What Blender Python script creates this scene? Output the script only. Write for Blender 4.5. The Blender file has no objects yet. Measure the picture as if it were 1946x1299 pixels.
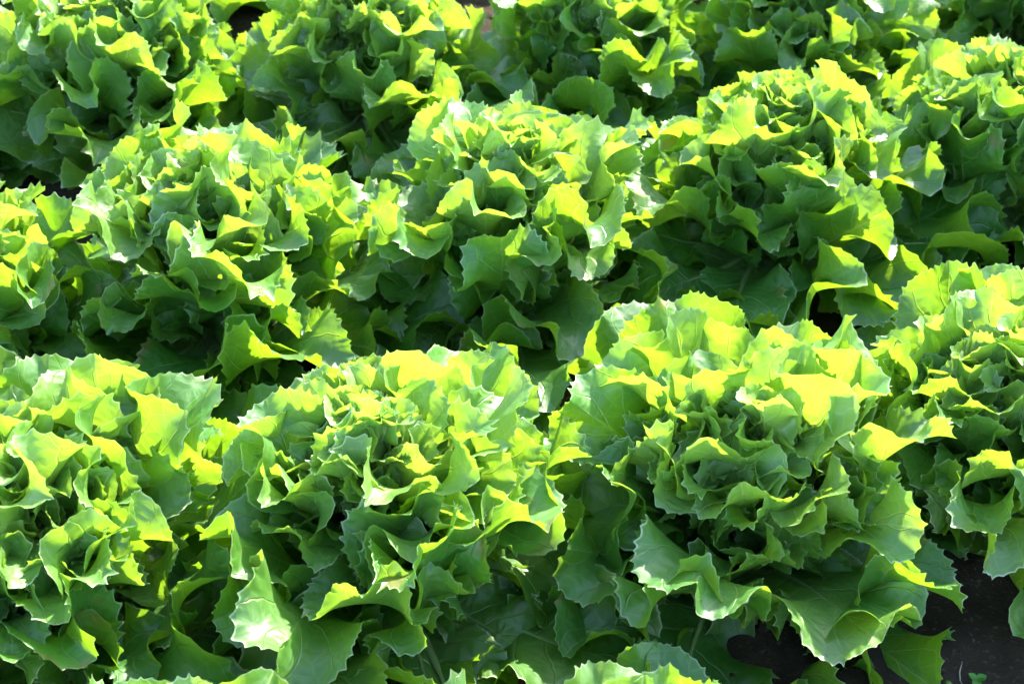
import bpy, math, random
import numpy as np
from mathutils import Vector, Matrix, Euler

S = bpy.context.scene
COL = S.collection
R = math.radians

# ------------------------------------------------------------------ camera
CAM_Z, PITCH, LENS = 1.15, R(40.0), 50.0
cam_d = bpy.data.cameras.new('camera')
cam = bpy.data.objects.new('camera', cam_d)
COL.objects.link(cam)
cam.location = (0, 0, CAM_Z)
cam.rotation_euler = (R(90) - PITCH, 0, 0)
cam_d.lens, cam_d.sensor_width = LENS, 36.0
cam_d.clip_start, cam_d.clip_end = 0.05, 500.0
cam_d.dof.use_dof = True
cam_d.dof.focus_distance = 1.42
cam_d.dof.aperture_fstop = 9.0
S.camera = cam

# ------------------------------------------------------------------ light
SUN_EL, SUN_AZ = R(37.0), R(30.0)          # azimuth measured from the view direction (+Y) towards +X
world = bpy.data.worlds.new('World')
S.world = world
world.use_nodes = True
wn = world.node_tree
sky = wn.nodes.new('ShaderNodeTexSky')
sky.sky_type = 'NISHITA'
sky.sun_disc = False
sky.sun_elevation = SUN_EL
sky.sun_rotation = SUN_AZ
wn.links.new(sky.outputs[0], wn.nodes['Background'].inputs[0])
wn.nodes['Background'].inputs[1].default_value = 0.15
sun_d = bpy.data.lights.new('sun', 'SUN')
sun_d.energy = 4.1
sun_d.angle = R(0.53)
sun_d.color = (1.0, 0.94, 0.82)
sun = bpy.data.objects.new('sun', sun_d)
COL.objects.link(sun)
sdir = Vector((math.sin(SUN_AZ) * math.cos(SUN_EL), math.cos(SUN_AZ) * math.cos(SUN_EL), math.sin(SUN_EL)))
sun.rotation_euler = sdir.to_track_quat('Z', 'Y').to_euler()
sun.location = sdir * 10
S.view_settings.view_transform = 'Standard'
S.view_settings.look = 'None'
S.view_settings.gamma = 1.0
S.view_settings.use_curve_mapping = False
S.view_settings.exposure = 2.28
S.cycles.max_bounces = 7
S.cycles.diffuse_bounces = 5
S.cycles.glossy_bounces = 2
S.cycles.transmission_bounces = 5
S.cycles.use_denoising = True
S.cycles.use_adaptive_sampling = True
S.cycles.adaptive_threshold = 0.035
S.cycles.adaptive_min_samples = 16
S.cycles.sample_clamp_indirect = 8.0

# ------------------------------------------------------------------ helpers
def link(o, parent=None):
    COL.objects.link(o)
    if parent is not None:
        o.parent = parent
    return o

def tag(o, label=None, category=None, group=None, kind=None):
    for k, v in (('label', label), ('category', category), ('group', group), ('kind', kind)):
        if v:
            o[k] = v
    return o

def mesh_np(name, verts, quads, smooth=True):
    """verts (n,3), quads list/array of (m,3|4) index arrays"""
    me = bpy.data.meshes.new(name)
    me.from_pydata(np.asarray(verts, dtype=float).tolist(), [], [list(map(int, q)) for q in quads])
    if smooth:
        me.polygons.foreach_set('use_smooth', [True] * len(me.polygons))
    me.update()
    return me

class NT:
    """tiny node-tree writer"""
    def __init__(self, name):
        self.m = bpy.data.materials.new(name)
        self.m.use_nodes = True
        self.t = self.m.node_tree
        self.t.nodes.clear()
        self.out = self.t.nodes.new('ShaderNodeOutputMaterial')
    def n(self, typ, **props):
        nd = self.t.nodes.new(typ)
        for k, v in props.items():
            setattr(nd, k, v)
        return nd
    def set(self, sock, v):
        if isinstance(v, bpy.types.NodeSocket):
            self.t.links.new(v, sock)
        elif v is not None:
            sock.default_value = v
    def math(self, op, a, b=None, c=None, clamp=False):
        nd = self.n('ShaderNodeMath', operation=op, use_clamp=clamp)
        for i, v in enumerate((a, b, c)):
            self.set(nd.inputs[i], v)
        return nd.outputs[0]
    def ramp(self, v, a, b, lo=0.0, hi=1.0):
        nd = self.n('ShaderNodeMapRange', interpolation_type='SMOOTHSTEP')
        self.set(nd.inputs[0], v)
        for i, x in enumerate((a, b, lo, hi)):
            self.set(nd.inputs[1 + i], x)
        return nd.outputs[0]
    def mix(self, f, a, b):
        nd = self.n('ShaderNodeMix', data_type='RGBA')
        self.set(nd.inputs[0], f)
        self.set(nd.inputs[6], a)
        self.set(nd.inputs[7], b)
        return nd.outputs[2]
    def noise(self, vec, scale, detail=3.0, rough=0.5):
        nd = self.n('ShaderNodeTexNoise')
        self.set(nd.inputs['Vector'], vec)
        nd.inputs['Scale'].default_value = scale
        nd.inputs['Detail'].default_value = detail
        nd.inputs['Roughness'].default_value = rough
        return nd.outputs[0]

def rgb(r, g, b):
    return (r, g, b, 1.0)

# ------------------------------------------------------------------ materials
def leaf_material(name, vein_only=False):
    k = NT(name)
    at = k.n('ShaderNodeAttribute', attribute_name='flat')          # flattened blade coordinates in metres
    pr = k.n('ShaderNodeAttribute', attribute_name='param')         # x = -1..1 across, y = 0..1 along, z = variant seed
    sp = k.n('ShaderNodeSeparateXYZ'); k.set(sp.inputs[0], pr.outputs['Vector'])
    sf = k.n('ShaderNodeSeparateXYZ'); k.set(sf.inputs[0], at.outputs['Vector'])
    au = k.math('ABSOLUTE', sp.outputs[0])
    q = sp.outputs[1]
    oi = k.n('ShaderNodeObjectInfo')
    tone = k.n('ShaderNodeSeparateColor'); k.set(tone.inputs[0], oi.outputs['Color'])
    age = tone.outputs[0]                                           # 0 outer blue-green leaf ... 1 pale heart leaf
    rnd = oi.outputs['Random']
    comb = k.n('ShaderNodeVectorMath', operation='ADD')
    k.set(comb.inputs[0], at.outputs['Vector'])
    off = k.n('ShaderNodeCombineXYZ'); k.set(off.inputs[2], k.math('MULTIPLY', rnd, 7.0))
    k.set(comb.inputs[1], off.outputs[0])
    P = comb.outputs[0]
    nz = k.n('ShaderNodeTexNoise'); k.set(nz.inputs['Vector'], P)
    nz.inputs['Scale'].default_value = 38.0; nz.inputs['Detail'].default_value = 2.5; nz.inputs['Roughness'].default_value = .55
    ns = k.n('ShaderNodeSeparateColor'); k.set(ns.inputs[0], nz.outputs['Color'])
    wob, blot, lump = ns.outputs[0], ns.outputs[1], ns.outputs[2]
    # secondary veins run from the midrib to the margin
    side = k.math('GREATER_THAN', sp.outputs[0], 0.0)
    c = k.math('MULTIPLY_ADD', q, 7.0, k.math('MULTIPLY', side, 0.47))
    c = k.math('ADD', c, k.math('MULTIPLY', wob, 0.55))
    c = k.math('ADD', c, k.math('MULTIPLY', k.math('POWER', au, 2.0), -0.7))
    d = k.math('ABSOLUTE', k.math('SUBTRACT', k.math('FRACT', c), 0.5))
    w2 = k.ramp(au, 0.0, 1.0, 0.075, 0.022)
    vein2 = k.math('SUBTRACT', 1.0, k.math('DIVIDE', d, w2), clamp=True)
    # net of small veins
    vo = k.n('ShaderNodeTexVoronoi', feature='DISTANCE_TO_EDGE', voronoi_dimensions='2D')
    wv = k.n('ShaderNodeVectorMath', operation='SCALE')
    k.set(wv.inputs[0], nz.outputs['Color']); wv.inputs['Scale'].default_value = 0.012
    ad = k.n('ShaderNodeVectorMath', operation='ADD'); k.set(ad.inputs[0], P); k.set(ad.inputs[1], wv.outputs[0])
    k.set(vo.inputs['Vector'], ad.outputs[0]); vo.inputs['Scale'].default_value = 88.0
    net = k.ramp(vo.outputs['Distance'], 0.0, 0.07, 1.0, 0.0)
    rib = k.math('SUBTRACT', 1.0, k.math('DIVIDE', k.math('ABSOLUTE', sf.outputs[0]), k.ramp(q, 0.0, 1.0, 0.0060, 0.0011)), clamp=True)
    veins = k.math('MAXIMUM', k.math('MAXIMUM', k.math('MULTIPLY', vein2, 1.0), k.math('MULTIPLY', net, 0.45)), rib)
    # colours of the blade, plus rim light painted on its margin
    mottle = k.ramp(blot, 0.3, 0.72)
    green = k.mix(age, rgb(0.047, 0.176, 0.014), rgb(0.165, 0.340, 0.055))
    green2 = k.mix(age, rgb(0.064, 0.230, 0.020), rgb(0.200, 0.390, 0.075))
    base = k.mix(mottle, green, green2)
    pale = k.ramp(q, 0.0, 0.42, 0.65, 0.0)
    base = k.mix(pale, base, rgb(0.30, 0.38, 0.16))
    base = k.mix(k.math('MULTIPLY', veins, 0.75), base, k.mix(age, rgb(0.21, 0.38, 0.11), rgb(0.40, 0.52, 0.20)))
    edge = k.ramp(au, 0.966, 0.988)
    base = k.mix(k.math('MULTIPLY', edge, k.ramp(wob, 0.35, 0.65, 0.15, 0.8)), base, rgb(0.62, 0.70, 0.46))  # naturally paler margin, whitened further to imitate light catching the rim
    worn = k.math('MULTIPLY', k.ramp(k.math('ADD', lump, k.math('MULTIPLY', au, 0.16)), 0.74, 0.82), k.ramp(age, 0.05, 0.30, 0.7, 0.0))
    base = k.mix(worn, base, rgb(0.22, 0.15, 0.05))
    hs = k.n('ShaderNodeHueSaturation')
    k.set(hs.inputs['Hue'], k.math('MULTIPLY_ADD', rnd, 0.026, 0.487))
    k.set(hs.inputs['Value'], k.math('MULTIPLY_ADD', k.math('FRACT', k.math('MULTIPLY', rnd, 13.7)), 0.34, 0.83))
    k.set(hs.inputs['Color'], base)
    base = hs.outputs[0]
    tcol = k.mix(age, rgb(0.315, 0.56, 0.016), rgb(0.50, 0.69, 0.075))
    tcol = k.mix(k.math('MULTIPLY', veins, 0.35), tcol, rgb(0.72, 0.78, 0.10))
    tcol = k.mix(k.math('MULTIPLY', mottle, 0.45), tcol, rgb(0.18, 0.44, 0.003))
    # relief: puckered between veins
    h = k.math('MULTIPLY_ADD', k.ramp(vo.outputs['Distance'], 0.0, 0.6), 0.35, k.math('MULTIPLY', lump, 2.4))
    h = k.math('SUBTRACT', h, k.math('MULTIPLY', vein2, 0.5))
    bump = k.n('ShaderNodeBump'); k.set(bump.inputs['Height'], h)
    bump.inputs['Strength'].default_value = 0.55
    bump.inputs['Distance'].default_value = 0.0034
    bs = k.n('ShaderNodeBsdfPrincipled')
    k.set(bs.inputs['Base Color'], base)
    k.set(bs.inputs['Roughness'], k.math('MULTIPLY_ADD', blot, 0.20, 0.42))
    bs.inputs['Specular IOR Level'].default_value = 1.0
    bs.inputs['Coat Weight'].default_value = 0.55
    bs.inputs['Coat Roughness'].default_value = 0.42
    k.set(bs.inputs['Coat Normal'], bump.outputs[0])
    k.set(bs.inputs['Normal'], bump.outputs[0])
    tr = k.n('ShaderNodeBsdfTranslucent')
    k.set(tr.inputs['Color'], tcol)
    k.set(tr.inputs['Normal'], bump.outputs[0])
    mx = k.n('ShaderNodeMixShader')
    k.set(mx.inputs[0], 0.42)
    k.set(mx.inputs[1], bs.outputs[0]); k.set(mx.inputs[2], tr.outputs[0])
    k.set(k.out.inputs['Surface'], mx.outputs[0])
    return k.m

def rib_material():
    k = NT('midrib flesh')
    tc = k.n('ShaderNodeTexCoord')
    n = k.noise(tc.outputs['Object'], 90.0, 3.0)
    bs = k.n('ShaderNodeBsdfPrincipled')
    k.set(bs.inputs['Base Color'], k.mix(n, rgb(0.15, 0.27, 0.07), rgb(0.30, 0.40, 0.15)))
    bs.inputs['Roughness'].default_value = 0.42
    tr = k.n('ShaderNodeBsdfTranslucent'); tr.inputs['Color'].default_value = rgb(0.4, 0.55, 0.06)
    mx = k.n('ShaderNodeMixShader'); mx.inputs[0].default_value = 0.3
    k.set(mx.inputs[1], bs.outputs[0]); k.set(mx.inputs[2], tr.outputs[0])
    k.set(k.out.inputs['Surface'], mx.outputs[0])
    return k.m

def soil_material():
    k = NT('dark soil')
    tc = k.n('ShaderNodeTexCoord')
    P = tc.outputs['Object']
    a = k.noise(P, 9.0, 6.0, 0.6); b = k.noise(P, 160.0, 4.0, 0.65)
    c = k.mix(k.ramp(a, 0.35, 0.7), rgb(0.026, 0.018, 0.012), rgb(0.055, 0.038, 0.026))
    c = k.mix(k.ramp(b, 0.55, 0.75), c, rgb(0.11, 0.08, 0.058))
    bump = k.n('ShaderNodeBump'); k.set(bump.inputs['Height'], b)
    bump.inputs['Strength'].default_value = 0.9; bump.inputs['Distance'].default_value = 0.004
    bs = k.n('ShaderNodeBsdfPrincipled')
    k.set(bs.inputs['Base Color'], c); bs.inputs['Roughness'].default_value = 0.95
    bs.inputs['Specular IOR Level'].default_value = 0.2
    k.set(bs.inputs['Normal'], bump.outputs[0])
    k.set(k.out.inputs['Surface'], bs.outputs[0])
    return k.m

def plain(name, col, rough=0.5, var=0.25, scale=200.0):
    k = NT(name)
    tc = k.n('ShaderNodeTexCoord')
    n = k.noise(tc.outputs['Object'], scale, 3.0)
    dark = tuple(x * (1 - var) for x in col) + (1.0,)
    lite = tuple(min(1, x * (1 + var)) for x in col) + (1.0,)
    bs = k.n('ShaderNodeBsdfPrincipled')
    k.set(bs.inputs['Base Color'], k.mix(n, dark, lite)); bs.inputs['Roughness'].default_value = rough
    k.set(k.out.inputs['Surface'], bs.outputs[0])
    return k.m

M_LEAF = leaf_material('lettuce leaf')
M_RIB = rib_material()
M_SOIL = soil_material()

# ------------------------------------------------------------------ ground
rng = np.random.default_rng(11)
def value_noise(x, y, scale, seed):
    r = np.random.default_rng(seed).random((256, 256))
    gx, gy = x * scale, y * scale
    ix, iy = np.floor(gx).astype(int), np.floor(gy).astype(int)
    fx, fy = gx - ix, gy - iy
    fx, fy = fx * fx * (3 - 2 * fx), fy * fy * (3 - 2 * fy)
    g = lambda a, b: r[a % 256, b % 256]
    return (g(ix, iy) * (1 - fx) + g(ix + 1, iy) * fx) * (1 - fy) + (g(ix, iy + 1) * (1 - fx) + g(ix + 1, iy + 1) * fx) * fy

def soil_height(x, y):
    h = 0.030 * (value_noise(x + 50, y + 50, 6, 1) - 0.5) + 0.016 * (value_noise(x + 50, y + 50, 22, 2) - 0.5)
    h += 0.009 * (value_noise(x + 50, y + 50, 60, 3) - 0.5)
    return h

xs = np.concatenate([[-150, -60, -20, -8, -4], np.linspace(-2.0, 2.0, 230), [4, 8, 20, 60, 150]])
ys = np.concatenate([[-150, -60, -20, -8, -3], np.linspace(-0.4, 3.6, 230), [6, 12, 30, 80, 200]])
gx, gy = np.meshgrid(xs, ys, indexing='ij')
gz = soil_height(gx, gy)
nx, ny = gx.shape
idx = np.arange(nx * ny).reshape(nx, ny)
quads = np.stack([idx[:-1, :-1], idx[1:, :-1], idx[1:, 1:], idx[:-1, 1:]], -1).reshape(-1, 4)
g_me = mesh_np('ground', np.stack([gx, gy, gz], -1).reshape(-1, 3), quads)
g_me.materials.append(M_SOIL)
ground = link(bpy.data.objects.new('ground', g_me))
tag(ground, kind='structure')

# ------------------------------------------------------------------ leaf blades
NQ, NU = 27, 17                     # simulated grid: along the blade, across the blade
UG = np.linspace(-1, 1, NU)
QG = np.linspace(0, 1, NQ)

def outline(L, W, pet, peak, round_):
    """margin polyline from base to tip, resampled evenly by length at NQ rows -> x, y"""
    s = np.linspace(0, 1, 800)
    s = 1 - (1 - s) ** 2
    rise = pet + (1 - pet) * np.clip(s / peak, 0, 1) ** 1.35 * (2 - np.clip(s / peak, 0, 1) ** 1.35)
    rise = np.where(s < peak, rise, 1.0)
    t = np.clip((s - peak) / (1 - peak), 0, 1)
    fall = np.where(s > peak, np.sqrt(np.clip(1 - t ** round_, 0, 1)), 1.0)
    x, y = 0.5 * W * rise * fall, L * s
    d = np.concatenate([[0], np.cumsum(np.hypot(np.diff(x), np.diff(y)))])
    qq = QG * d[-1]
    return np.interp(qq, d, x), np.interp(qq, d, y)

# class parameters: length, width, lean at base, arch, cup ...
CLASSES = {
    'outer':  dict(n=30, L=(.175, .215), W=(.092, .135), th=(.70, .98), arch=(-1.05, -.15), flare=(.0, 1.1), cup=(-6, 16), g=(.48, 1.10), amp=(.18, .38), pet=.20),
    'middle': dict(n=34, L=(.165, .205), W=(.082, .120), th=(.40, .70), arch=(-.75, -.05), flare=(.0, 1.0), cup=(-4, 18), g=(.48, 1.10), amp=(.18, .38), pet=.22),
    'inner':  dict(n=26, L=(.130, .165), W=(.056, .086), th=(.18, .42), arch=(-.50, .10), flare=(.0, .9), cup=(0, 22), g=(.50, 1.10), amp=(.18, .36), pet=.24),
    'heart':  dict(n=18, L=(.080, .118), W=(.036, .058), th=(.05, .25), arch=(-.40, .20), flare=(.0, .9), cup=(0, 30), g=(.50, 1.10), amp=(.18, .34), pet=.28),
    'broad':  dict(n=6, L=(.205, .225), W=(.160, .185), th=(.55, .65), arch=(-.35, .05), flare=(0, .4), cup=(0, 6), g=(.28, .50), amp=(.08, .16), pet=.22),
}

def simulate(cls, seed):
    p = CLASSES[cls]
    r = np.random.default_rng(seed)
    N = p['n']
    U = lambda a, b, shape=(): r.uniform(a, b, (N,) + shape)
    L, W = U(*p['L']), U(*p['W'])
    F = np.zeros((N, NQ, NU, 2))
    X0 = np.zeros((N, NQ, NU, 3))
    au = np.abs(UG)
    spine_y = np.zeros((N, NQ))
    for i in range(N):
        mx, my = outline(L[i], W[i], p['pet'], r.uniform(.60, .72), r.uniform(1.9, 2.6))
        sy = L[i] * 0.87 * QG
        spine_y[i] = sy
        F[i, :, :, 0] = mx[:, None] * UG[None, :]
        F[i, :, :, 1] = sy[:, None] * (1 - au[None, :]) + my[:, None] * au[None, :]
    # rolled start shape
    th0, arch = U(*p['th']), U(*p['arch'])
    arch2 = U(-.5, .5) * .35
    twist = r.normal(0, .40, N)
    s = spine_y / L[:, None]
    th = th0[:, None] + arch[:, None] * s ** 1.6 + arch2[:, None] * np.sin(s * 5)
    th = th + U(*p['flare'])[:, None] * s ** 5
    T = np.stack([np.zeros_like(th), np.sin(th), np.cos(th)], -1)
    Nn = np.stack([np.zeros_like(th), -np.cos(th), np.sin(th)], -1)
    ds = np.diff(spine_y, axis=1, prepend=0)
    sp = np.cumsum(T * ds[..., None], axis=1)
    # sideways wander of the midrib
    wand = (r.normal(0, .012, N)[:, None] * np.sin(s * 3.0)) * (L[:, None] / .2)
    B = np.stack([np.ones_like(th), np.zeros_like(th), np.zeros_like(th)], -1)
    tw = twist[:, None] * s
    B2 = B * np.cos(tw)[..., None] + Nn * np.sin(tw)[..., None]
    N2 = -B * np.sin(tw)[..., None] + Nn * np.cos(tw)[..., None]
    sp = sp + B * wand[..., None]
    mid = NU // 2
    for sgn in (-1, 1):
        cols = range(mid + 1, NU) if sgn > 0 else range(mid - 1, -1, -1)
        k1 = U(*p['cup']) * (.08 / (W / 2)) * .75
        k3 = r.normal(0, 1.0, N) * 9.0 * (.08 / (W / 2))
        cur = sp.copy(); prev_a = np.zeros((N, NQ)); prev_c = mid
        for c in cols:
            a = np.abs(F[:, :, c, 0])
            am = .5 * (a + prev_a)
            phi = k1[:, None] * am + k3[:, None] * am * (am / (W[:, None] / 2)) ** 2
            phi = np.clip(phi, -2.2, 2.4)
            da = a - prev_a
            db = F[:, :, c, 1] - F[:, :, prev_c, 1]
            cur = cur + da[..., None] * (np.cos(phi)[..., None] * B2 * sgn + np.sin(phi)[..., None] * N2) + db[..., None] * T
            X0[:, :, c] = cur
            prev_a, prev_c = a, c
    X0[:, :, mid] = sp
    # seed ripples that grow towards the margin
    qn = QG[None, :, None]
    rip = np.zeros((N, NQ, NU))
    for sgn in (-1, 1):
        m = (UG * sgn > 0)
        acc = np.zeros((N, NQ, 1))
        for kf in (.9, 1.5, 2.3, 3.3):
            acc += (U(-1, 1) / kf ** .75)[:, None, None] * np.sin(2 * np.pi * kf * qn * 1.1 + U(0, 6.28)[:, None, None])
        rip += acc * (au ** 2.2 * m)[None, None, :]
    grow = np.clip((QG - .12) / .35, 0, 1)[None, :, None]
    tipw = 1 - np.clip((QG - .93) / .07, 0, 1)[None, :, None]
    amp = U(*p['amp'])[:, None, None] * W[:, None, None]
    Nfull = N2[:, :, None, :]
    Xs = X0 + (rip * grow * amp * (0.35 + .65 * tipw))[..., None] * Nfull
    # grown metric
    g = U(*p['g'])[:, None, None]
    stretch = 1 + g * (au ** 2.6)[None, None, :] * grow
    dq = F[:, 1:] - F[:, :-1]
    du = F[:, :, 1:] - F[:, :, :-1]
    sq = .5 * (stretch[:, 1:] + stretch[:, :-1])
    Lq = np.linalg.norm(dq, axis=-1) * sq
    Lu = np.linalg.norm(du, axis=-1)
    sc = .5 * (sq[:, :, 1:] + sq[:, :, :-1])[..., None]
    dqm = .5 * (dq[:, :, 1:] + dq[:, :, :-1]); dum = .5 * (du[:, 1:] + du[:, :-1])
    Ld1 = np.linalg.norm(dqm * sc + dum, axis=-1)
    Ld2 = np.linalg.norm(dqm * sc - dum, axis=-1)
    X = Xs.copy()
    Xs = X0 + .62 * (Xs - X0)
    def biharm(D):
        def lap(A):
            P_ = np.pad(A, ((0, 0), (1, 1), (1, 1), (0, 0)), mode='edge')
            return P_[:, 2:, 1:-1] + P_[:, :-2, 1:-1] + P_[:, 1:-1, 2:] + P_[:, 1:-1, :-2] - 4 * A
        return lap(lap(D))
    def spring(C, A, Bv, rest, wgt):
        v = Bv - A
        l = np.maximum(np.linalg.norm(v, axis=-1), 1e-7)
        return v * (wgt * .5 * (l - rest) / l)[..., None]
    for it in range(440):
        C = np.zeros_like(X)
        e = spring(C, X[:, :-1], X[:, 1:], Lq, 1.0); C[:, :-1] += e; C[:, 1:] -= e
        e = spring(C, X[:, :, :-1], X[:, :, 1:], Lu, 1.0); C[:, :, :-1] += e; C[:, :, 1:] -= e
        e = spring(C, X[:, :-1, :-1], X[:, 1:, 1:], Ld1, .6); C[:, :-1, :-1] += e; C[:, 1:, 1:] -= e
        e = spring(C, X[:, :-1, 1:], X[:, 1:, :-1], Ld2, .6); C[:, :-1, 1:] += e; C[:, 1:, :-1] -= e
        X = X + .42 * C
        D = X - Xs
        D = D - .0145 * biharm(D)
        D = D - .0145 * biharm(D)
        D[:, :, mid] *= .80
        D[:, :3] *= .5
        X = Xs + D
        tip = .5 * (X[:, -1] + X[:, -1, ::-1])
        X[:, -1] = tip
    return X, F, L, W

def cubic_matrix(src_n, tq):
    """Catmull-Rom interpolation matrix from src_n uniform samples to parameters tq in 0..1"""
    Mx = np.zeros((len(tq), src_n))
    for r_, t in enumerate(tq):
        x = t * (src_n - 1); i = min(int(x), src_n - 2); f = x - i
        w = (-.5 * f + f * f - .5 * f ** 3, 1 - 2.5 * f * f + 1.5 * f ** 3, .5 * f + 2 * f * f - 1.5 * f ** 3, -.5 * f * f + .5 * f ** 3)
        for k_, ww in zip((i - 1, i, i + 1, i + 2), w):
            if k_ < 0:
                Mx[r_, 0] += 2 * ww; Mx[r_, 1] -= ww
            elif k_ > src_n - 1:
                Mx[r_, -1] += 2 * ww; Mx[r_, -2] -= ww
            else:
                Mx[r_, k_] += ww
    return Mx

def teeth(qf, margin_len, spacing, depth, r):
    """irregular sawtooth height along the margin"""
    cuts = [0.16]
    while cuts[-1] < 1:
        cuts.append(cuts[-1] + spacing / margin_len * r.choice([.5, .8, 1.0, 1.0, 1.3]) * r.uniform(.8, 1.2))
    cuts = np.array(cuts)
    hgt = depth * r.uniform(.45, 1.35, len(cuts)) * np.where(r.random(len(cuts)) < .16, 1.5, 1)
    lean = r.uniform(.45, .75, len(cuts))
    bend = r.normal(0, .6, len(cuts)) * depth
    out = np.zeros_like(qf); nrm = np.zeros_like(qf)
    j = np.clip(np.searchsorted(cuts, qf) - 1, 0, len(cuts) - 2)
    t = (qf - cuts[j]) / (cuts[j + 1] - cuts[j])
    t = np.clip(t, 0, 1)
    pk = lean[j]
    tri = np.where(t < pk, t / pk, (1 - t) / (1 - pk))
    fade = np.clip((qf - .16) / .25, 0, 1)
    out = hgt[j] * (tri ** 2.4) * fade - .25 * depth * fade
    nrm = bend[j] * tri * fade
    return out, nrm

def blade_meshes(cls, seed):
    p = CLASSES[cls]
    X, F, L, W = simulate(cls, seed)
    r = np.random.default_rng(seed + 999)
    nqf = {'broad': 210, 'outer': 210, 'middle': 196, 'inner': 160, 'heart': 110}[cls]
    uf = np.array([0, .10, .22, .35, .48, .60, .71, .81, .89, .95, 1.0])
    uf = np.concatenate([-uf[:0:-1], uf])
    qf = np.linspace(0, 1, nqf)
    Bq = cubic_matrix(NQ, qf); Bu = cubic_matrix(NU, (uf + 1) / 2)
    out = []
    nu = len(uf); mid = nu // 2
    auf = np.abs(uf)
    for i in range(p['n']):
        V = np.einsum('qa,abk,ub->quk', Bq, X[i], Bu)
        Fl = np.einsum('qa,abk,ub->quk', Bq, F[i], Bu)
        # surface normals
        tq = np.gradient(V, axis=0); tu = np.gradient(V, axis=1)
        nn = np.cross(tu, tq); nn /= np.maximum(np.linalg.norm(nn, axis=-1, keepdims=True), 1e-9)
        taper = np.clip((auf - .78) / .22, 0, 1) ** 1.5
        mlen = np.linalg.norm(np.diff(F[i][:, -1], axis=0), axis=-1).sum()
        small = {'broad': 1.0, 'outer': 1.0, 'middle': .95, 'inner': .8, 'heart': .62}[cls]
        for sgn, c in ((-1, 0), (1, nu - 1)):
            to, tn = teeth(qf, mlen, r.uniform(.0055, .0090) * small, .0036 * small * r.uniform(.4, 1.6), r)
            to = to * np.clip((1.0 - qf) / .012, 0, 1)
            tn = tn * np.clip((1.0 - qf) / .04, 0, 1)
            dirv = V[:, c] - V[:, c - sgn * 2]
            dirv /= np.maximum(np.linalg.norm(dirv, axis=-1, keepdims=True), 1e-9)
            m = (taper * (uf * sgn > 0))[None, :, None]
            V = V + m * (to[:, None] * dirv + tn[:, None] * nn[:, c])[:, None, :]
        # small random waviness of the lamina
        ph = r.uniform(0, 6.28, 8)
        xx, yy = Fl[..., 0], Fl[..., 1]
        wv = sum(math.cos(ph[j]) * np.sin(xx * (90 + 45 * j) * math.cos(j * 1.3) + yy * (90 + 45 * j) * math.sin(j * 1.3) + ph[j]) / (1 + j) for j in range(5))
        fade = (np.clip(qf / .3, 0, 1) * np.clip((1 - qf) / .05, 0, 1))[:, None]
        V = V + (.0011 * small * wv * fade)[..., None] * nn
        ids = np.arange(nqf * nu).reshape(nqf, nu)
        ids[-1, :mid] = ids[-1, :mid:-1]           # the tip row is folded together
        used, inv = np.unique(ids, return_inverse=True)
        inv = inv.reshape(nqf, nu)
        quads = np.stack([inv[:-1, :-1], inv[:-1, 1:], inv[1:, 1:], inv[1:, :-1]], -1).reshape(-1, 4)
        me = mesh_np('blade_' + cls, V.reshape(-1, 3)[used], quads)
        a = me.attributes.new('flat', 'FLOAT_VECTOR', 'POINT')
        fl = np.zeros((nqf * nu, 3)); fl[:, :2] = Fl.reshape(-1, 2); fl[:, 2] = i * .37
        a.data.foreach_set('vector', fl[used].ravel())
        b = me.attributes.new('param', 'FLOAT_VECTOR', 'POINT')
        pa = np.zeros((nqf, nu, 3)); pa[..., 0] = uf[None, :]; pa[..., 1] = qf[:, None]; pa[..., 2] = i / 20
        b.data.foreach_set('vector', pa.reshape(-1, 3)[used].ravel())
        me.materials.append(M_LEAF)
        # midrib tube on the back of the blade
        k = np.linspace(0, int(nqf * .74), 14).astype(int)
        c0 = V[k, mid]; nb = -nn[k, mid]
        lat = np.cross(nb, np.gradient(c0, axis=0)); lat /= np.maximum(np.linalg.norm(lat, axis=-1, keepdims=True), 1e-9)
        rad = np.linspace(.0034, .0006, len(k)) * (L[i] / .2)
        rings = []
        for a_ in np.linspace(0, 2 * np.pi, 8, endpoint=False):
            rings.append(c0 - 0.15 * nb * rad[:, None] + (math.cos(a_) * lat * 1.25 + math.sin(a_) * nb) * rad[:, None])
        rv = np.stack(rings, 1)
        ii = np.arange(rv.shape[0] * 8).reshape(-1, 8)
        qd = np.stack([ii[:-1], np.roll(ii[:-1], -1, 1), np.roll(ii[1:], -1, 1), ii[1:]], -1).reshape(-1, 4)
        rm = mesh_np('midrib_' + cls, rv.reshape(-1, 3), qd)
        rm.materials.append(M_RIB)
        out.append((me, rm))
    return out

BLADES = {c: blade_meshes(c, 40 + 7 * i) for i, c in enumerate(CLASSES)}

# ------------------------------------------------------------------ lettuce heads
def stem_mesh():
    v, f = [], []
    prof = [(.020, -.015), (.024, .01), (.020, .035), (.010, .060), (.001, .066)]
    for r_, z in prof:
        for a in range(12):
            t = a * math.pi / 6
            w = 1 + .12 * math.sin(3 * t)
            v.append((r_ * w * math.cos(t), r_ * w * math.sin(t), z))
    for i in range(len(prof) - 1):
        for a in range(12):
            b = (a + 1) % 12
            f.append((i * 12 + a, i * 12 + b, (i + 1) * 12 + b, (i + 1) * 12 + a))
    me = mesh_np('stem', v, f); me.materials.append(M_RIB)
    return me
STEM = stem_mesh()
def at_pixel(px, py, z):
    """where the sight line through a photo pixel meets the height z"""
    f = LENS / 36.0 * 1946
    dx, dy = (px - 973) / f, -(py - 649.5) / f
    d = Vector((dx, dy * math.sin(PITCH) + math.cos(PITCH), dy * math.cos(PITCH) - math.sin(PITCH)))
    t = (z - CAM_Z) / d.z
    return d.x * t, d.y * t

BARE = at_pixel(1870, 1270, 0.0)
GROUP = 'lettuce heads planted in rows'

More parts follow.
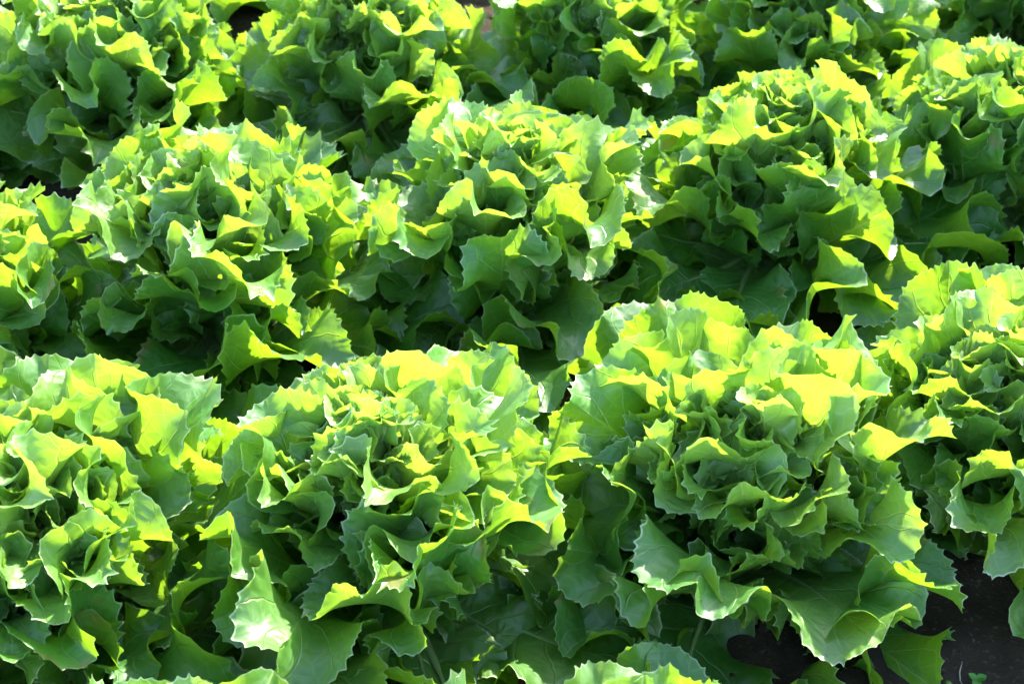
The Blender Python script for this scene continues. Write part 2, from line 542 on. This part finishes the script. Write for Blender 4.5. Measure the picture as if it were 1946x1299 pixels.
def lettuce_head(x, y, label, seed, scale=1.0, in_view=True, broad=()):
    r = random.Random(seed)
    root = bpy.data.objects.new('lettuce_head', None)
    root.empty_display_size = .05
    link(root)
    root.location = (x, y, float(soil_height(np.array(x), np.array(y))) + .005)
    turn = r.uniform(0, 6.28)
    shift = r.gauss(0, .06)                       # heads differ a little in paleness
    root.rotation_euler = (r.gauss(0, .04), r.gauss(0, .04), turn)
    root.scale = (scale,) * 3
    tag(root, label, 'lettuce', GROUP)
    link(bpy.data.objects.new('stem', STEM), root)
    layout = [('ground', 23), ('outer', 26), ('middle', 32), ('inner', 26), ('heart', 28)] if in_view else [('ground', 4), ('outer', 16), ('middle', 22), ('inner', 10)]
    total = sum(n for _, n in layout)
    i = 0
    last = {}
    for step, n in layout:
        cls = 'outer' if step == 'ground' else step
        order = list(range(CLASSES[cls]['n'])); r.shuffle(order)
        for j in range(n):
            f = i / (total - 1)
            az = i * 2.39996 + r.gauss(0, .16)
            me, rm = BLADES[cls][order[j % len(order)]]
            o = bpy.data.objects.new('leaf', me)
            fj = j / max(1, n - 1)
            # within a class the later leaves stand steeper
            tilt = {'outer': .22 - .45 * fj, 'middle': .16 - .40 * fj, 'inner': .18 - .40 * fj, 'heart': .34 - .50 * fj}[cls] + r.gauss(0, .12)
            rad = {'outer': .022, 'middle': .020 - .006 * fj, 'inner': .014 - .005 * fj, 'heart': .016 - .011 * fj}[cls]
            zb = {'outer': .012 + .012 * fj, 'middle': .022 + .020 * fj, 'inner': .042 + .022 * fj, 'heart': .090 + .034 * fj}[cls]
            if step == 'ground':
                tilt = r.uniform(.58, .90)
            sc = r.uniform(.80, 1.06) * (1.20 if step == 'ground' else 1.0)
            if cls == 'outer':
                sc *= r.choice([.75, .95, 1.05, 1.1])
            m = Matrix.Rotation(az, 4, 'Z') @ Matrix.Translation((0, rad, zb)) @ Matrix.Rotation(-tilt, 4, 'X') @ Matrix.Rotation(r.gauss(0, .18), 4, 'Z') \
                @ Matrix.Diagonal((sc * r.choice([-1, 1]) * (1.06 if step == 'ground' else 1.0), sc, sc * r.uniform(.95, 1.05), 1))
            if step == 'ground':                         # the bed stays bare round the seedling
                wx, wy = BARE
                tx, ty = x - math.sin(az + turn) * .19 * scale, y + math.cos(az + turn) * .19 * scale
                if math.hypot(tx - wx, ty - wy) < .065:
                    i += 1
                    continue
            link(o, root)
            o.matrix_basis = m
            age = min(1, max(0, f * 1.05 - .08 + shift + r.gauss(0, .09)))
            o.color = (age, age, age, 1)
            if cls in ('outer', 'middle') and in_view and math.cos(az + turn) < .15:      # its back is turned to the viewer
                rb = bpy.data.objects.new('midrib', rm)
                link(rb, o)
            i += 1
    for az, tilt, roll, sc, var, age in broad:       # single broad leaves that stand out of their head
        me, rm = BLADES['broad'][var]
        o = bpy.data.objects.new('leaf', me); link(o, root)
        o.matrix_basis = Matrix.Rotation(R(az) - turn, 4, 'Z') @ Matrix.Translation((0, .022, .03)) @ Matrix.Rotation(-tilt, 4, 'X') @ Matrix.Rotation(roll, 4, 'Z') @ Matrix.Scale(sc, 4)
        o.color = (age, age, age, 1)
        link(bpy.data.objects.new('midrib', rm), o)
    return root

HEADS = [  # pixel of the heart in the photograph, scale, seed, label
    (85, 975, 1.12, 3, 'lettuce head cut off by the left edge in the front row'),
    (730, 915, 1.14, 8, 'big frilly lettuce head second from left in the front row'),
    (1425, 840, 1.17, 5, 'big lettuce head third from left in the front row'),
    (1930, 745, 1.07, 13, 'lettuce head cut off by the right edge in the front row, above bare soil'),
    (-70, 520, 1.10, 21, 'lettuce head half out of view at left end of the second row'),
    (420, 440, 1.13, 34, 'pale hearted lettuce head leftmost of the whole heads in the second row'),
    (970, 365, 1.10, 55, 'lettuce head in the middle of the second row'),
    (1480, 300, 1.12, 89, 'lettuce head fourth from left in the second row'),
    (1905, 210, 1.08, 144, 'lettuce head at the right edge of the second row'),
    (225, 80, 1.12, 233, 'lettuce head in the top left corner of the view, third row'),
    (690, 45, 1.06, 377, 'lettuce head second from left in the third row'),
    (1115, 10, 1.06, 610, 'lettuce head third from left in the third row'),
    (1540, -25, 1.05, 987, 'lettuce head fourth from left in the third row'),
    (1960, -80, 1.03, 1597, 'lettuce head in the top right corner of the view, third row'),
    (-220, 120, 1.0, 71, 'lettuce head of which few dark leaves show at left edge, between second and third rows'),
    (2370, 120, 1.0, 72, 'lettuce head out of view beyond the right end of the second row'),
    (2420, 640, 1.0, 73, 'lettuce head out of view beyond the right end of the front row'),
    (300, 1570, 1.0, 74, 'lettuce head at the bottom edge, only its pale leaf tips in view at left'),
    (1200, 1600, 1.0, 75, 'lettuce head at the bottom edge, only few leaf tips in view right of middle'),
    (-480, 1680, .98, 76, 'lettuce head out of view below the bottom left corner'),
    (-30, -170, .98, 83, 'lettuce head glimpsed at the top left corner behind the third row'),
    (420, -200, .98, 77, 'lettuce head glimpsed at the top edge between first two third row heads'),
    (870, -220, .98, 78, 'lettuce head out of view behind the third row at middle'),
    (1290, -245, .98, 79, 'lettuce head out of view behind the third row right of middle'),
    (1700, -270, .98, 80, 'lettuce head out of view behind the third row near right edge'),
    (2120, -300, .98, 81, 'lettuce head out of view at right end of the fourth row'),
    (2340, -140, .98, 82, 'lettuce head out of view at right end of the third row'),
]
BROAD = {  # head: (heading, lean, roll, size, blade, age)
    2: [(-160, .50, .1, .88, 4, .30)],
}
heads = []
for hi, (px, py, sc, seed, label) in enumerate(HEADS):
    x, y = at_pixel(px, py, .16)
    heads.append(lettuce_head(x, y, label, seed, sc, 'out of view' not in label, BROAD.get(hi, ())))

# ------------------------------------------------------------------ small things on the soil
def lump_verts(r, rad, flat=.7):
    """an uneven 20-sided crumb"""
    t = (1 + 5 ** .5) / 2
    vs = [(-1, t, 0), (1, t, 0), (-1, -t, 0), (1, -t, 0), (0, -1, t), (0, 1, t), (0, -1, -t), (0, 1, -t), (t, 0, -1), (t, 0, 1), (-t, 0, -1), (-t, 0, 1)]
    out = []
    for v in vs:
        k_ = rad / 1.9 * r.uniform(.65, 1.25)
        out.append((v[0] * k_, v[1] * k_, v[2] * k_ * flat))
    return out
ICO = [(0, 11, 5), (0, 5, 1), (0, 1, 7), (0, 7, 10), (0, 10, 11), (1, 5, 9), (5, 11, 4), (11, 10, 2), (10, 7, 6), (7, 1, 8),
       (3, 9, 4), (3, 4, 2), (3, 2, 6), (3, 6, 8), (3, 8, 9), (4, 9, 5), (2, 4, 11), (6, 2, 10), (8, 6, 7), (9, 8, 1)]
rc = random.Random(5)
cv, cf = [], []
for i in range(2600):
    x, y = rc.uniform(-1.0, 1.1), rc.uniform(.45, 2.3)
    rad = .0022 + .010 * rc.random() ** 5
    z = float(soil_height(np.array(x), np.array(y)))
    rz = rc.uniform(0, 6.28); c_, s_ = math.cos(rz), math.sin(rz)
    b = len(cv)
    for vx, vy, vz in lump_verts(rc, rad):
        cv.append((x + c_ * vx - s_ * vy, y + s_ * vx + c_ * vy, z + vz + rad * .25))
    cf += [(p + b, q_ + b, r_ + b) for p, q_, r_ in ICO]
cm = mesh_np('soil_crumbs', cv, cf, smooth=False)
cm.materials.append(M_SOIL)
tag(link(bpy.data.objects.new('soil_crumbs', cm)), 'dark crumbs of soil scattered between the lettuce rows', 'soil', kind='stuff')

def tube(name, pts, rads, mat, n=8):
    pts = [Vector(p) for p in pts]
    v, f = [], []
    for i, p in enumerate(pts):
        t = (pts[min(i + 1, len(pts) - 1)] - pts[max(i - 1, 0)]).normalized()
        a = t.orthogonal().normalized(); b = t.cross(a)
        for j in range(n):
            w = 2 * math.pi * j / n
            v.append(tuple(p + (a * math.cos(w) + b * math.sin(w)) * rads[i]))
    for i in range(len(pts) - 1):
        for j in range(n):
            f.append((i * n + j, i * n + (j + 1) % n, (i + 1) * n + (j + 1) % n, (i + 1) * n + j))
    f.append(tuple(range(n))[::-1]); f.append(tuple((len(pts) - 1) * n + j for j in range(n)))
    me = mesh_np(name, v, f); me.materials.append(mat)
    return me

M_WEED = plain('weed leaf', (.07, .22, .03), .5)
M_STALK = plain('dry pale stalk', (.40, .34, .26), .8)
M_POD = plain('green pod', (.12, .20, .04), .4)
def on_soil(px, py, lift=0.0):
    x, y = at_pixel(px, py, 0.0)
    return Vector((x, y, float(soil_height(np.array(x), np.array(y))) + lift))

# seedling
wp = on_soil(1855, 1288)
weed = bpy.data.objects.new('weed_seedling', None); link(weed); weed.location = wp
tag(weed, 'tiny green weed seedling on the bare soil in the bottom right corner', 'weed')
link(bpy.data.objects.new('stem', tube('weed_stem', [(0, 0, -.006), (.001, 0, .004), (.002, .001, .011)], [.0007, .0006, .0005], M_WEED)), weed)
def weed_leaf(L, W, bend):
    v, f = [], []
    n = 13
    for i in range(n):
        t = i / (n - 1)
        w = W * math.sin(math.pi * min(1, .12 + t * .88)) ** .8 * (1 + .22 * (i % 2))
        x, z = L * t, bend * t * t * L
        v += [(x, -w, z + .2 * w), (x, 0, z), (x, w, z + .2 * w)]
    for i in range(n - 1):
        for j in range(2):
            f.append((3 * i + j, 3 * i + j + 1, 3 * i + j + 4, 3 * i + j + 3))
    me = mesh_np('weed_leaf', v, f); me.materials.append(M_WEED)
    return me
for a_, L_, b_ in ((.4, .011, -.2), (2.6, .010, .1), (4.4, .012, -.3), (5.6, .007, .5)):
    o = bpy.data.objects.new('leaf', weed_leaf(L_, L_ * .36, b_)); link(o, weed)
    o.location = (.002, .001, .010); o.rotation_euler = (0, -.25, a_)
# pale bent stalk
sa = on_soil(1828, 1258, .003)
pts = [on_soil(px, py, lf) - sa for px, py, lf in ((1828, 1258, .010), (1826, 1268, .006), (1828, 1280, .003), (1834, 1288, .002), (1846, 1289, .003), (1855, 1290, .001))]
sk = bpy.data.objects.new('dry_stalk', tube('dry_stalk', pts, [.0006, .0008, .0009, .0010, .0008, .0005], M_STALK)); link(sk); sk.location = sa
tag(sk, 'thin pale bent stalk lying on the bare soil beside the weed seedling', 'stalk')
# small green pod
pd = on_soil(1803, 1292, .003)
v, f = [], []
for i in range(7):
    la = math.pi * i / 6
    for j in range(12):
        lo = 2 * math.pi * j / 12
        rr = math.sin(la) * .0042 * (1 + .07 * math.cos(3 * lo))
        v.append((rr * math.cos(lo), rr * math.sin(lo), .0046 * math.cos(la)))
for i in range(6):
    for j in range(12):
        f.append((i * 12 + j, (i + 1) * 12 + j, (i + 1) * 12 + (j + 1) % 12, i * 12 + (j + 1) % 12))
pm = mesh_np('green_pod', v, f); pm.materials.append(M_POD)
pod = bpy.data.objects.new('green_pod', pm); link(pod); pod.location = pd; pod.rotation_euler = (.5, .3, 0)
tag(pod, 'small round green pod lying on the bare soil left of the pale stalk', 'pod')

# ------------------------------------------------------------------ fly on the heart of a second-row head
bpy.context.view_layer.update()
fx, fy = at_pixel(388, 447, 0.0)
o0 = Vector((0, 0, CAM_Z)); dv = (Vector((fx, fy, 0)) - o0).normalized()
hit, loc, nor, _i, _o, _m = S.ray_cast(bpy.context.evaluated_depsgraph_get(), o0, dv)
if hit:
    if nor.dot(dv) > 0:
        nor = -nor
    M_FLY = plain('fly body', (.012, .013, .018), .3)
    M_WING = plain('fly wing', (.45, .47, .50), .25)
    fly = bpy.data.objects.new('fly', None); link(fly); fly.location = loc + nor * .0012
    fly.rotation_mode = 'QUATERNION'; fly.rotation_quaternion = nor.to_track_quat('Z', 'Y')
    tag(fly, 'small black fly resting on the pale heart leaves of a lettuce head', 'fly')
    body = [(-.0032, 0, .0006), (-.0024, 0, .0008), (-.001, 0, .001), (.0004, 0, .0011), (.0014, 0, .0011), (.0019, 0, .0010), (.0026, 0, .0009), (.0031, 0, .0007)]
    link(bpy.data.objects.new('body', tube('fly_body', body, [.0003, .0010, .0013, .0009, .0012, .0006, .0009, .0003], M_FLY, 10)), fly)
    for s_ in (-1, 1):
        wm = mesh_np('wing', [(.001, s_ * .0006, .0021), (-.001, s_ * .0024, .0020), (-.0035, s_ * .0026, .0017), (-.0042, s_ * .0014, .0015), (-.0025, s_ * .0004, .0019)], [(0, 1, 2, 3, 4)])
        wm.materials.append(M_WING)
        link(bpy.data.objects.new('wing', wm), fly)
        for k_ in (-1, 0, 1):
            lg = tube('leg', [(.0008 + k_ * .0007, s_ * .0007, .0007), (.0009 + k_ * .0016, s_ * .0020, .0010), (.001 + k_ * .0022, s_ * .0030, -.0010)], [.00016, .00013, .0001], M_FLY, 5)
            link(bpy.data.objects.new('leg', lg), fly)
